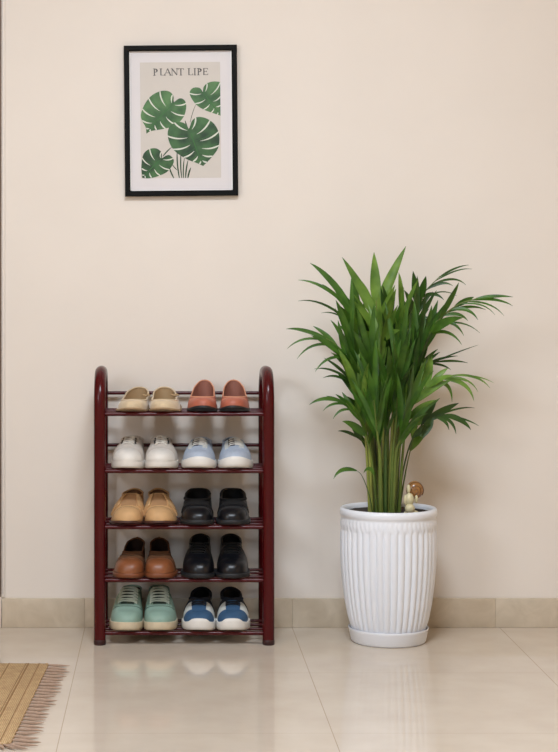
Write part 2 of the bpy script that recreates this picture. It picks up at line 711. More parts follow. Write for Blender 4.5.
# shoe materials
M = {}
M['beige'] = mat('beige_suede', (205, 182, 148), 0.85, noise=.06, scale=60, bump=.15, sheen=.3)
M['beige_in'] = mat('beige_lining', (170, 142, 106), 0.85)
M['beige_sole'] = mat('beige_sole_rubber', (150, 122, 90), 0.7)
M['terracotta'] = mat('terracotta_leather', (176, 98, 76), 0.5, noise=.08, scale=50)
M['terr_in'] = mat('terracotta_lining', (150, 98, 82), 0.75)
M['terr_rim'] = mat('pale_terracotta_edge', (214, 150, 118), 0.6)
M['black_rubber'] = mat('black_rubber', (26, 25, 27), 0.55)
M['canvas'] = mat('off_white_canvas', (204, 194, 184), 0.9, noise=.04, scale=120, bump=.3, bscale=900)
M['white_rubber'] = mat('off_white_rubber', (222, 216, 208), 0.55, noise=.02)
M['white_lace'] = mat('off_white_lace', (214, 208, 198), 0.9)
M['dark_in'] = mat('dark_lining', (40, 36, 34), 0.9)
M['grey_in'] = mat('grey_lining', (120, 112, 104), 0.9)
M['ltblue'] = mat('pale_blue_knit', (172, 182, 198), 0.85, noise=.06, scale=120, bump=.3, bscale=700)
M['white_foam'] = mat('white_foam_sole', (226, 222, 216), 0.6)
M['tan'] = mat('tan_nubuck', (202, 160, 112), 0.7, noise=.06, scale=50)
M['tan_lt'] = mat('tan_tongue', (172, 130, 90), 0.8)
M['tan_dk'] = mat('dark_tan_edge', (120, 84, 52), 0.8)
M['red_sole'] = mat('dark_brown_sole', (66, 34, 26), 0.6)
M['blackl'] = mat('black_leather', (15, 16, 21), 0.33, spec=.38)
M['blackm'] = mat('black_matt_fabric', (13, 13, 15), 0.8)
M['black_sole'] = mat('black_sole', (24, 25, 29), 0.6)
M['cognac'] = mat('cognac_leather', (132, 78, 46), 0.42, noise=.1, scale=40)
M['cognac_dk'] = mat('dark_brown_suede', (104, 66, 36), 0.8, noise=.1)
M['cognac_sole'] = mat('brown_welt', (120, 66, 36), 0.55)
M['brown_in'] = mat('dark_brown_lining', (44, 28, 18), 0.9)
M['mint'] = mat('mint_leather', (138, 166, 152), 0.6, noise=.05, scale=40)
M['mint_lace'] = mat('pale_mint_lace', (196, 210, 198), 0.9)
M['mint_tongue'] = mat('dark_gap_tongue', (56, 72, 66), 0.85)  # shade of the gap under the laces is put into this colour
M['cream_sole'] = mat('cream_rubber_sole', (206, 190, 162), 0.65, noise=.05, scale=80)
M['navy'] = mat('navy_mesh', (22, 27, 40), 0.8, noise=.1)
M['blue'] = mat('mid_blue_suede', (52, 86, 120), 0.75, noise=.06, scale=60)
M['greyw'] = mat('pale_grey_leather', (206, 206, 200), 0.6)
M['insole'] = mat('tan_insole', (180, 140, 100), 0.8)

# ---- beige slip-ons, top shelf
for side, (pt, pp) in ((1, (129.5, 137.5)), (-1, (163.8, 167))):
    nm = 'left' if side > 0 else 'right'
    L = .225
    t = place('slip_on_shoe', 0, pt, pp, 'beige suede slip-on with a small knot, %s' % ('at the far left end of the top shelf' if side > 0 else 'beside the terracotta slip-ons, on the top shelf'), 'shoe', 'beige slip-ons on the top shelf', L)
    s = Shoe(L=L, W=.086, side=side, to=.21, te=.975, ow=.92, heelw=.93, ht=.66, spring=.009, sole=((0, .006), (.5, .006), (.8, .012), (1, .014)),
             prof=((0, .022), (.12, .026), (.21, .028), (.4, .025), (.65, .028), (.85, .038), (1, .047)), p=2.1, tilt=.2)
    s.build_upper(M['beige'], t); s.build_lining(M['beige_in'], t, .004); s.build_collar(M['beige'], t, .0024)
    s.build_sole(M['beige_sole'], t, .0012)
    c = s.S(.62, s.phr(.62) * .98, .001) + Vector((-.005, -.004, .004))
    bm = bmesh.new()
    for dx, dz, r in ((0, 0, .0045), (.006, .003, .0036), (-.006, .0015, .0034), (.011, .001, .0026)):
        g = bmesh.ops.create_uvsphere(bm, u_segments=12, v_segments=8, radius=r)
        for v in g['verts']:
            v.co = Vector((v.co.x * 1.3, v.co.y, v.co.z * .8)) + c + Vector((dx, 0, dz))
    obj('knot', bm, M['beige_in'], t)

# ---- terracotta mules, top shelf
for side, (pt, pp) in ((1, (201, 205.5)), (-1, (235, 232.8))):
    L = .232
    t = place('slip_on_shoe', 0, pt, pp, 'terracotta leather slip-on with black sole, %s' % ('beside the beige slip-ons on the top shelf' if side > 0 else 'against the right post on the top shelf'), 'shoe', 'terracotta slip-ons on the top shelf', L)
    s = Shoe(L=L, W=.084, side=side, to=.25, te=.975, ow=.92, heelw=.9, ht=.62, spring=.012, sole=((0, .009), (.5, .008), (.8, .014), (1, .016)),
             prof=((0, .026), (.2, .031), (.27, .033), (.45, .032), (.7, .040), (.88, .052), (1, .066)), p=2.15)
    s.build_upper(M['terracotta'], t); s.build_lining(M['terr_in'], t, .004); s.build_collar(M['terr_rim'], t, .0019)
    s.build_sole(M['black_rubber'], t, .0004)
    s.ridge(M['terr_rim'], t, lambda a: .25 + .02 * a * a, -.9, .9, .0008)

# ---- off-white canvas sneakers, second shelf
for side, (pt, pp) in ((1, (125.3, 135.5)), (-1, (161.5, 160))):
    L = .238
    t = place('sneaker', 1, pt, pp, 'off-white canvas sneaker with rubber toe, %s' % ('nearest the left post on its shelf' if side > 0 else 'beside the pale blue sneakers'), 'shoe', 'off-white sneakers on the second shelf', L)
    s = Shoe(L=L, W=.0945, side=side, to=.55, te=.965, ow=.72, spring=.007, sole=((0, .02), (.15, .02), (.4, .022), (1, .028)),
             ex=.86, ez=.9, prof=((0, .026), (.2, .036), (.36, .048), (.54, .058), (.7, .042), (.88, .042), (1, .049)), p=2.2)
    s.build_upper(M['canvas'], t); s.build_lining(M['grey_in'], t); s.build_collar(M['canvas'], t, .0028)
    s.build_sole(M['white_rubber'], t, .0006, bulge=.0004)
    s.patch('toe_cap', M['white_rubber'], t, 0.0, lambda ph: .2 - .03 * ph * ph, -1.5, 1.5, .0016)
    s.patch('tongue', M['canvas'], t, .29, .56, -.22, .22, .0016, 8, 8)
    s.laces(M['white_lace'], t, .31, .5, 4, .30, .0018, .0042)
    s.eyelets(M['dark_in'], t, .36, .5, 3, .34, .0036)

# ---- pale blue sneakers, second shelf
for side, (pt, pp) in ((1, (197.5, 203)), (-1, (237, 231))):
    L = .238
    t = place('sneaker', 1, pt, pp, 'pale blue knit sneaker with thick white sole, %s' % ('beside the off-white sneakers' if side > 0 else 'nearest the right post on its shelf'), 'shoe', 'pale blue sneakers on the second shelf', L)
    s = Shoe(L=L, W=.094, side=side, to=.54, te=.965, ow=.66, spring=.009, sole=((0, .026), (.1, .024), (.3, .02), (.6, .022), (1, .032)),
             ex=.84, ez=.9, prof=((0, .02), (.15, .028), (.32, .042), (.52, .054), (.7, .036), (.88, .036), (1, .041)), p=2.2)
    s.build_upper(M['ltblue'], t); s.build_lining(M['dark_in'], t); s.build_collar(M['ltblue'], t, .003)
    s.build_sole(M['white_foam'], t, .0022, bulge=.001, fr=((0, .029), (.04, .027), (.12, .024), (.3, .02), (.6, .022), (1, .032)))
    s.patch('tongue', M['dark_in'], t, .33, .53, -.36, -.02, .0036, 8, 8)
    s.patch('eyestay', M['greyw'], t, .27, .54, .16, .46, .0022, 8, 6)
    s.patch('eyestay', M['greyw'], t, .27, .54, -.62, -.38, .0022, 8, 6)
    s.laces(M['white_lace'], t, .32, .5, 4, .36, .0015, .004)

# ---- tan shoes, middle shelf
for side, (pt, pp) in ((1, (124.5, 134)), (-1, (160.9, 159.5))):
    L = .238
    t = place('derby_shoe', 2, pt, pp, 'tan nubuck derby shoe without laces, %s' % ('beside the left post' if side > 0 else 'beside the black leather slip-ons'), 'shoe', 'tan derby shoes on the middle shelf', L)
    s = Shoe(L=L, W=.0935, side=side, to=.53, te=.965, ow=.66, spring=.008, sole=((0, .008), (.6, .008), (.72, .018), (1, .02)),
             ex=.84, ez=.88, prof=((0, .032), (.2, .041), (.36, .056), (.52, .069), (.7, .054), (.88, .053), (1, .061)), p=2.25, tilt=.1)
    s.build_upper(M['tan'], t); s.build_lining(M['tan_dk'], t); s.build_collar(M['tan'], t, .0026)
    s.build_sole(M['red_sole'], t, .002)
    sh = .18 * side
    s.patch('toe_cap', M['tan'], t, 0.0, lambda ph: .19 - .02 * ph * ph, -1.45, 1.45, .0012)
    s.patch('tongue', M['tan_lt'], t, .25, .54, -.42, .42, .001, 10, 10)
    for sg in (-1, 1):
        a0, a1 = (.36, 1.2)
        s.patch('quarter_flap', M['tan'], t, lambda ph: .245 + .04 * abs(ph), .54, (lambda a, q=sg: q * (.5 - .26 * a)), sg * 1.35, .0045, 10, 8)
    s.ridge(M['tan_dk'], t, lambda a: .195 - .02 * a * a, -1.3, 1.3, .0009)

# ---- black leather slip-ons, middle shelf
for side, (pt, pp) in ((1, (196.5, 199.5)), (-1, (233.5, 231.5))):
    L = .24
    t = place('loafer', 2, pt, pp, 'black leather slip-on with flared collar, %s' % ('beside the tan derby shoes' if side > 0 else 'right of its twin, next to the right post'), 'shoe', 'black slip-ons on the middle shelf', L)
    s = Shoe(L=L, W=.09, side=side, to=.40, te=.965, ow=.9, spring=.005, sole=((0, .013), (.6, .013), (.72, .022), (1, .024)),
             prof=((0, .028), (.2, .036), (.34, .045), (.42, .050), (.6, .052), (.8, .048), (1, .054)), p=2.5, ex=.62, opn=2.6, heelw=.9, ht=.74)
    s.build_upper(M['blackl'], t); s.build_lining(M['blackm'], t); s.build_collar(M['blackm'], t, .0042)
    s.build_sole(M['black_sole'], t, .002)
    s.patch('vamp_band', M['blackm'], t, lambda ph: .27 + .03 * ph * ph, .4, -1.3, 1.3, .0016)
    s.ridge(M['blackl'], t, lambda a: .2 - .02 * a * a, -1.3, 1.3, .0013)

# ---- brown slip-ons, fourth shelf
for side, (pt, pp) in ((1, (126.6, 136)), (-1, (160.6, 160.5))):
    L = .24
    t = place('loafer', 3, pt, pp, 'cognac leather slip-on with suede sides, %s' % ('beside the left post' if side > 0 else 'beside the black lace-up shoes'), 'shoe', 'brown slip-ons on the fourth shelf', L)
    s = Shoe(L=L, W=.088, side=side, to=.42, te=.968, ow=.8, spring=.004, sole=((0, .014), (.6, .013), (.72, .022), (1, .024)),
             prof=((0, .032), (.2, .039), (.34, .045), (.44, .049), (.6, .044), (.8, .046), (.9, .052), (1, .062)), p=2.5, ex=.62, tilt=.1)
    s.build_upper(M['cognac_dk'], t); s.build_lining(M['brown_in'], t); s.build_collar(M['cognac_dk'], t, .0024)
    s.build_sole(M['cognac_sole'], t, .0012)
    s.patch('toe_cap', M['cognac'], t, 0.0, lambda ph: .225 - .02 * ph * ph, -1.5, 1.5, .0014)
    s.ridge(M['brown_in'], t, lambda a: .232 - .02 * a * a, -1.3, 1.3, .0009)
    s.ridge(M['brown_in'], t, lambda a: .30 + .16 * abs(a), -.75, .75, .0009)

# ---- black lace-ups, fourth shelf
for side, (pt, pp) in ((1, (197.5, 201.5)), (-1, (233.5, 229.5))):
    L = .245
    t = place('oxford_shoe', 3, pt, pp, 'black leather lace-up shoe, %s' % ('beside the cognac slip-ons' if side > 0 else 'right of its twin, next to the right post'), 'shoe', 'black lace-ups on the fourth shelf', L)
    s = Shoe(L=L, W=.091, side=side, to=.5, te=.965, ow=.74, spring=.004, sole=((0, .013), (.6, .013), (.72, .024), (1, .026)),
             prof=((0, .033), (.2, .041), (.36, .057), (.5, .070), (.7, .060), (.88, .061), (1, .069)), p=2.4, ex=.66)
    s.build_upper(M['blackl'], t); s.build_lining(M['blackm'], t); s.build_collar(M['blackl'], t, .003)
    s.build_sole(M['black_sole'], t, .0025)
    s.patch('toe_cap', M['blackl'], t, 0.0, lambda ph: .2 - .02 * ph * ph, -1.45, 1.45, .0012)
    s.patch('tongue', M['blackm'], t, .29, .52, -.26, .26, .0012, 8, 8)
    s.laces(M['blackm'], t, .31, .48, 4, .36, .0022, .004, cross=False)

# ---- mint sneakers, bottom shelf
for side, (pt, pp) in ((1, (124.3, 132.5)), (-1, (160.5, 159.5))):
    L = .245
    t = place('sneaker', 4, pt, pp, 'mint green lace-up sneaker with cream sole, %s' % ('nearest the left post' if side > 0 else 'beside the blue and white sneakers'), 'shoe', 'mint sneakers on the bottom shelf', L)
    s = Shoe(L=L, W=.092, side=side, to=.52, te=.965, ow=.7, spring=.007, sole=((0, .023), (.2, .023), (.5, .024), (1, .032)),
             prof=((0, .024), (.16, .033), (.3, .047), (.52, .076), (.72, .058), (1, .060)), p=2.5, ex=.66, tilt=.06)
    s.build_upper(M['mint'], t); s.build_lining(M['dark_in'], t); s.build_collar(M['mint'], t, .0028)
    s.build_sole(M['cream_sole'], t, .0012, bulge=.0006)
    s.patch('tongue', M['mint_tongue'], t, .28, .55, -.26, .26, .001, 8, 8)
    for sg in (-1, 1):
        s.patch('eyestay', M['mint'], t, lambda ph: .26 + .03 * abs(ph), .52, (lambda a, q=sg: q * (.34 - .08 * a)), sg * .75, .0026, 10, 6)
    s.laces(M['mint_lace'], t, .3, .5, 6, .44, .0019, .0066)
    s.ridge(M['mint_tongue'], t, lambda a: .24 + .05 * a * a, -1.0, 1.0, .0007)

# ---- blue and white sneakers, bottom shelf
for side, (pt, pp) in ((1, (197.5, 203)), (-1, (234, 229.5))):
    L = .24
    t = place('sneaker', 4, pt, pp, 'navy, blue and white sneaker with wavy white sole, %s' % ('beside the mint sneakers' if side > 0 else 'nearest the right post'), 'shoe', 'blue and white sneakers on the bottom shelf', L)
    s = Shoe(L=L, W=.092, side=side, to=.44, te=.965, ow=.74, spring=.008, sole=((0, .022), (.1, .02), (.3, .02), (.6, .022), (1, .034)),
             prof=((0, .022), (.15, .031), (.3, .044), (.46, .055), (.7, .044), (.88, .046), (1, .054)), p=2.4, ex=.66)
    s.build_upper(M['greyw'], t); s.build_lining(M['blackm'], t); s.build_collar(M['navy'], t, .0042)
    s.build_sole(M['white_foam'], t, .0022, bulge=.0006, fr=((0, .032), (.012, .031), (.06, .0235), (.13, .022), (.22, .027), (.4, .022), (.6, .022), (1, .034)))
    s.patch('toe_guard', M['blue'], t, 0.0, lambda ph: .215 - .012 * ph * ph, -1.57, 1.55, .0014)
    s.patch('tongue', M['blue'], t, .18, .41, -.3, .3, .0022, 8, 8)
    s.patch('ankle_panel', M['navy'], t, lambda ph: .40 + .015 * math.cos(ph * 3), .52, -1.2, 1.2, .0016)
    s.laces(M['navy'], t, .29, .40, 3, .3, .0016, .0045)

# ------------------------------------------------------------------ framed print
m_black = mat('black_frame_paint', (9, 9, 9), 0.6, spec=.15)
m_mat = mat('white_print_paper', (222, 216, 216), 0.7)
m_bevel = mat('white_bevel_highlight', (240, 236, 232), 0.6)  # highlight on the frame's inner bevel, put in as white colour
m_panel = mat('grey_print_ground', (208, 200, 192), 0.75, noise=.015, scale=30)
m_ink = mat('grey_ink', (92, 88, 88), 0.8)
m_lf = leaf_mat('printed_leaf_green', (44, 84, 44), (86, 128, 74), 0.0)
m_lfd = leaf_mat('printed_leaf_dark_green', (26, 58, 32), (66, 108, 60), 0.0)
m_vein = mat('printed_vein_green', (58, 112, 56), 0.75)
m_slit = mat('printed_white_slit', (214, 216, 202), 0.75)
m_stalk = mat('printed_stalk_green', (52, 76, 52), 0.8)
FD = -.02
fc = P(181.0, 120.4, FD)
pic = thing('framed_print', 'black framed monstera leaf print hanging on the wall above the shoe rack', 'picture', (fc.x, 0, fc.z))
pic.rotation_euler = (0, math.radians(-.55), 0)
sc_ = (DC + FD) / F


def L4(cx, cy, y):
    """pixel of the enlarged crop of the print -> local coordinates"""
    px, py = 115 + cx / 4.133, 35 + cy / 4.133
    return Vector(((px - 181.0) * sc_, y, -(py - 120.4) * sc_))


hw, hh = 56.6 * sc_, 75.4 * sc_
fw = 5.35 * sc_
bm = bmesh.new()
# mitred moulding: four lengths of one frame
sec = ((0, -.001), (0, FD + .002), (.002, FD), (fw - .003, FD), (fw, FD + .003), (fw, -.008), (fw, -.001))
rings = []
for (sx, sz) in ((-1, -1), (1, -1), (1, 1), (-1, 1)):
    rings.append([bm.verts.new((sx * (hw - i), y, sz * (hh - i))) for (i, y) in sec])
for k in range(4):
    A, B = rings[k], rings[(k + 1) % 4]
    for j in range(len(sec) - 1):
        bm.faces.new((A[j], A[j + 1], B[j + 1], B[j]))
obj('frame', bm, m_black, pic, smooth=False)
bm = bmesh.new(); box(bm, -hw + fw * .6, hw - fw * .6, -.008, -.004, -hh + fw * .6, hh - fw * .6)
paper = obj('mat_board', bm, m_mat, pic, smooth=False)
bm = bmesh.new()
iw, ih = hw - fw, hh - fw
for (x0, x1, z0, z1) in ((-iw, -iw + .0035, -ih, ih), (iw - .003, iw, -ih, ih), (-iw, iw, -ih, -ih + .002)):
    box(bm, x0, x1, -.0105, -.0075, z0, z1)
obj('inner_lip', bm, m_bevel, pic, smooth=False)

art = bmesh.new()


def poly(pts, y, mi):
    vs = [art.verts.new(L4(a, b, y)) for a, b in pts]
    f = art.faces.new(vs)
    f.material_index = mi
    bmesh.ops.triangulate(art, faces=[f])


poly(((105, 110), (437, 110), (437, 590), (105, 590)), -.0083, 0)


def smooth_outline(pts, n=5, sharp=()):
    N = len(pts)
    out = []
    for i in range(N):
        p0, p1, p2, p3 = [Vector(pts[(i + k) % N]) for k in (-1, 0, 1, 2)]
        a = p1 if i in sharp else p0
        d = p2 if (i + 1) % N in sharp else p3
        for k in range(n):
            t = k / n
            out.append(tuple(0.5 * ((2 * p1) + (p2 - a) * t + (2 * a - 5 * p1 + 4 * p2 - d) * t * t + (3 * p1 - a - 3 * p2 + d) * t ** 3)))
    return out


def inside(pt, pg):
    x, y = pt
    c = False
    for i in range(len(pg)):
        x1, y1 = pg[i - 1]
        x2, y2 = pg[i]
        if (y1 > y) != (y2 > y) and x < (x2 - x1) * (y - y1) / (y2 - y1) + x1:
            c = not c
    return c


def lens(p0, p1, bow, w0, w1, y, mi, n=10):
    p0, p1 = Vector(p0), Vector(p1)
    d = p1 - p0
    nrm = Vector((-d.y, d.x)).normalized()
    up, lo = [], []
    for i in range(n + 1):
        t = i / n
        c = p0 + d * t + nrm * (bow * d.length * 4 * t * (1 - t))
        w = w0 + (w1 - w0) * t
        w *= min(1, math.sin(PI * min(1, .08 + t * .75)) * 1.1)
        up.append(tuple(c + nrm * w / 2))
        lo.append(tuple(c - nrm * w / 2))
    poly(up + lo[::-1], y, mi)


def clip_x(pts, x1):
    return [(min(x, x1), y) for x, y in pts]


def leafprint(pts, notch, tip, mi, y, slits, sharp=(), clip=None):
    o = smooth_outline(pts, 5, sharp)
    if clip:
        o = clip_x(o, clip)
    poly(o, y, mi)
    n, tp = Vector(notch), Vector(tip)
    d = tp - n
    perp = Vector((-d.y, d.x)).normalized()
    dn = d.normalized()
    lens(notch, tuple(n + d * .97), .02, 5, 1.5, y - .00008, 3)
    for (f, sg, ang, s0, s1, w) in slits:
        b = n + d * f
        dr = (perp * sg * math.cos(ang) + dn * math.sin(ang))
        r = 0
        while inside(tuple(b + dr * (r + 2)), o) and r < 400:
            r += 2
        lens(tuple(b), tuple(b + dr * r * .97), -.06 * sg, 1.6, 1.2, y - .00008, 3, 8)
        f2 = f + .07
        b = n + d * f2
        r = 0
        while inside(tuple(b + dr * (r + 2)), o) and r < 400:
            r += 2
        if r > 8:
            lens(tuple(b + dr * r * s0), tuple(b + dr * r * s1), -.09 * sg, w * .5, w, y - .00012, 4, 10)


def slitset(w, n=6, a0=-.9, a1=.75, both=(1, -1)):
    out = []
    for sg in both:
        for k in range(n):
            f = -.04 + .84 * k / (n - 1)
            out.append((f, sg, a0 + (a1 - a0) * (k / (n - 1)) ** .8, .22, 1.02, w))
    return out


# stalks
for a, b, w in (((336, 284), (311, 360), 2.5), ((256, 470), (264, 590), 6), ((272, 480), (274, 590), 5), ((286, 505), (281, 590), 5),
                ((301, 515), (290, 590), 6), ((312, 547), (299, 590), 7), ((221, 540), (241, 590), 6), ((233, 462), (196, 500), 5), ((234, 532), (254, 556), 4), ((290, 352), (301, 385), 5)):
    lens(a, b, .03, w, w, -.0085, 5)
leafprint([(240, 280), (243, 252), (225, 231), (190, 229), (150, 249), (122, 285), (107, 325), (112, 352), (126, 378), (129, 405), (150, 394), (200, 386), (248, 372), (282, 340), (295, 300), (290, 270), (268, 260)],
          (238, 286), (131, 398), 1, -.0087, slitset(7, 6), sharp=(0, 9))
leafprint([(366, 238), (352, 218), (325, 217), (310, 234), (316, 258), (338, 288), (368, 308), (405, 322), (440, 334), (470, 300), (470, 210), (425, 192), (388, 196), (368, 214)],
          (370, 240), (436, 328), 1, -.0087, slitset(6, 5, -.7, .6), sharp=(0, 8), clip=437)
leafprint([(192, 507), (190, 482), (168, 466), (138, 470), (115, 492), (107, 540), (110, 588), (140, 590), (180, 580), (218, 560), (242, 520), (222, 494)],
          (188, 512), (113, 586), 2, -.0087, slitset(6, 5), sharp=(0, 6))
leafprint([(308, 392), (288, 364), (258, 358), (228, 374), (217, 405), (226, 448), (250, 482), (295, 512), (335, 528), (363, 541), (398, 506), (426, 466), (431, 415), (414, 372), (380, 345), (342, 338), (317, 356)],
          (312, 398), (362, 534), 2, -.0090, slitset(8, 6), sharp=(0, 9))

# lettering, one glyph at a time: strokes on a 0..1 tall cell
def stroke(p0, p1, w, ox, oy, s):
    p0, p1 = Vector(p0), Vector(p1)
    d = (p1 - p0).normalized()
    n = Vector((-d.y, d.x)) * w / 2
    q = [p0 + n, p1 + n, p1 - n, p0 - n]
    poly([(ox + v.x * s * 1.1, oy - v.y * s) for v in q], -.0086, 6)


def arc(cx, cy, rx, ry, a0, a1, w0, w1, ox, oy, s, n=12):
    up, lo = [], []
    for i in range(n + 1):
        a = a0 + (a1 - a0) * i / n
        w = w0 + (w1 - w0) * math.sin(PI * i / n)
        c = Vector((cx + rx * math.cos(a), cy + ry * math.sin(a)))
        d = Vector((math.cos(a), math.sin(a)))
        up.append(c + d * w / 2)
        lo.append(c - d * w / 2)
    poly([(ox + v.x * s * 1.1, oy - v.y * s) for v in up + lo[::-1]], -.0086, 6)


def serif(x, y, w, ox, oy, s):
    stroke((x - w / 2, y), (x + w / 2, y), .07, ox, oy, s)


TK, TN = .15, .07


def glyph(ch, ox, oy, s):
    K = lambda *a: stroke(*a, ox, oy, s)
    if ch == 'P':
        K((.15, 0), (.15, 1), TK); serif(.15, 0, .34, ox, oy, s); serif(.1, .98, .26, ox, oy, s)
        arc(.2, .72, .34, .25, PI / 2, -PI / 2, TN, .14, ox, oy, s)
    if ch == 'L':
        K((.15, 0), (.15, 1), TK); serif(.15, .98, .34, ox, oy, s); K((.1, .03), (.66, .03), TN); K((.63, .0), (.67, .24), TN)
    if ch == 'A':
        K((.05, 0), (.42, 1), TN); K((.42, 1), (.82, 0), TK); K((.19, .36), (.66, .36), TN); serif(.06, 0, .26, ox, oy, s); serif(.82, 0, .3, ox, oy, s)
    if ch == 'N':
        K((.12, 0), (.12, 1), TN); K((.1, .98), (.78, .03), TK); K((.78, 0), (.78, 1), TN); serif(.12, 0, .28, ox, oy, s); serif(.78, .98, .28, ox, oy, s); serif(.08, .98, .2, ox, oy, s)
    if ch == 'T':
        K((.4, 0), (.4, 1), TK); K((.02, .96), (.78, .96), TN); serif(.4, 0, .34, ox, oy, s); K((.03, .98), (.01, .76), TN); K((.77, .98), (.79, .76), TN)
    if ch == 'I':
        K((.17, 0), (.17, 1), TK); serif(.17, 0, .34, ox, oy, s); serif(.17, .98, .34, ox, oy, s)
    if ch == 'E':
        K((.15, 0), (.15, 1), TK); K((.05, .97), (.64, .97), TN); K((.1, .52), (.52, .52), TN); K((.05, .03), (.68, .03), TN); K((.64, .99), (.66, .8), TN); K((.66, 0), (.7, .22), TN); K((.52, .62), (.52, .42), TN)


for ch, gx in zip('PLANTLIPE', (160, 187, 206, 234, 262, 303, 327, 342, 365)):
    glyph(ch, gx, 164, 28)
obj('artwork', art, [m_panel, m_lf, m_lfd, m_vein, m_slit, m_stalk, m_ink], pic, smooth=False)

# ------------------------------------------------------------------ potted palm
m_pot = mat('white_glazed_ceramic', (232, 234, 240), 0.28, spec=.45)
m_soil = mat('dark_soil', (58, 50, 46), 0.95, noise=.4, scale=90, bump=.8, bscale=120)
YP = -.20
SP = (DC + YP) / F
pc = Vector(((388.4 - VX) * SP, YP, 0))
bm = bmesh.new()
lathe(bm, [(.090, 0), (.1005, .001), (.1040, .006), (.1095, .034), (.1118, .0395), (.1108, .0415), (.1085, .040), (.1035, .012), (.098, .010)], 96, cap0=True, cap1=True)
sau = obj('plant_saucer', bm, m_pot)
sau.location = pc
tag(sau, 'round white ceramic saucer under the fluted white plant pot', 'saucer')
palm = thing('potted_palm', 'areca palm in a tall fluted white pot right of the shoe rack', 'potted plant', pc + Vector((0, 0, .0105)))
ZR = .372 - .0105          # rim height above the saucer floor
NF = 40


def flute(r, z, th):
    a = min(1, max(0, (z - .012) / .04)) * min(1, max(0, (ZR - .052 - z) / .012))
    if a <= 0:
        b = min(1, max(0, (z - (ZR - .058)) / .006)) * min(1, max(0, (ZR - .03 - z) / .006))
        return r + b * .0022 * abs(math.sin(th * 30 + (1 if z > ZR - .044 else 0))) - .0006
    c = math.cos(NF * th)
    return r + a * (.0052 * abs(math.cos(NF * th / 2)) ** .8 - .0036) + a * .0006 * math.sin(th * 17 + 9 * z)


prof = [(.078, 0), (.094, .001), (.0965, .004), (.1035, .03), (.1115, .06), (.1195, .10), (.1260, .15), (.1305, .20), (.1325, .245), (.1325, .285), (.1315, .30)]
body = []
for (r0, z0), (r1, z1) in zip(prof, prof[1:]):
    n = max(1, int((z1 - z0) / .008))
    for k in range(n):
        body.append((r0 + (r1 - r0) * k / n, z0 + (z1 - z0) * k / n))
body += [(.1315, .30), (.1318, .304), (.1315, .31), (.132, .318), (.1315, .326), (.1318, .333), (.1312, .338), (.1335, .341), (.1352, .346), (.1355, .352), (.1345, .358), (.131, ZR), (.127, ZR + .0005), (.1225, ZR - .0015), (.1195, ZR - .006), (.1185, ZR - .012), (.117, ZR - .06)]
bm = bmesh.new(); lathe(bm, body, 480, flute, True, False)
obj('pot', bm, m_pot, palm)
bm = bmesh.new()
rows = []
for i in range(13):
    r = .1182 * i / 12
    rows.append([Vector((r * math.cos(2 * PI * k / 48), r * math.sin(2 * PI * k / 48), ZR - .013 + .003 * math.sin(k * 5.1 + i * 3.3) * (1 if 0 < i < 12 else 0))) for k in range(49)])
grid(bm, rows)
obj('soil', bm, m_soil, palm, merge=1e-5)

m_leafs = [leaf_mat('palm_leaf_dark', (40, 70, 20), (60, 96, 28)), leaf_mat('palm_leaf_mid', (54, 92, 26), (78, 120, 36)), leaf_mat('palm_leaf_bright', (80, 116, 36), (118, 152, 58))]
m_stem = mat('palm_stem_green', (96, 112, 44), 0.45, noise=.2, scale=12, stretch=(1, 1, .3))
m_stem2 = mat('palm_stem_yellow', (126, 132, 58), 0.45, noise=.2, scale=12, stretch=(1, 1, .3))
m_stem3 = mat('palm_stem_dark', (60, 84, 34), 0.45, noise=.2, scale=12)
PO = palm.location.copy()


def leaflet(bm, a, c, b, wpx, n, mi=0, peak=.3):
    """folded blade from a to b through control point c; n = facing direction"""
    W = wpx * SP
    N = 9
    rows = []
    for i in range(N + 1):
        t = i / N
        p = a * (1 - t) ** 2 + c * 2 * t * (1 - t) + b * t * t
        tg = ((c - a) * (1 - t) + (b - c) * t)
        if tg.length < 1e-6:
            tg = b - a
        tg.normalize()
        sd = tg.cross(n)
        if sd.length < 1e-4:
            sd = tg.orthogonal()
        sd.normalize()
        nn = sd.cross(tg).normalized()
        if nn.dot(n) < 0:
            nn = -nn
        w = (.28 + .72 * math.sin(PI / 2 * min(1, t / peak)) if t < peak else max(0.0, math.cos(PI / 2 * (t - peak) / (1 - peak))) ** .85)
        w = max(w * W / 2, .0003)
        rows.append([p - sd * w + nn * w * .35, p, p + sd * w + nn * w * .35])
    grid(bm, rows, mi)


def facing(k=.5):
    return Vector((rnd.uniform(-k, k), -1, rnd.uniform(-.1, .7))).normalized()


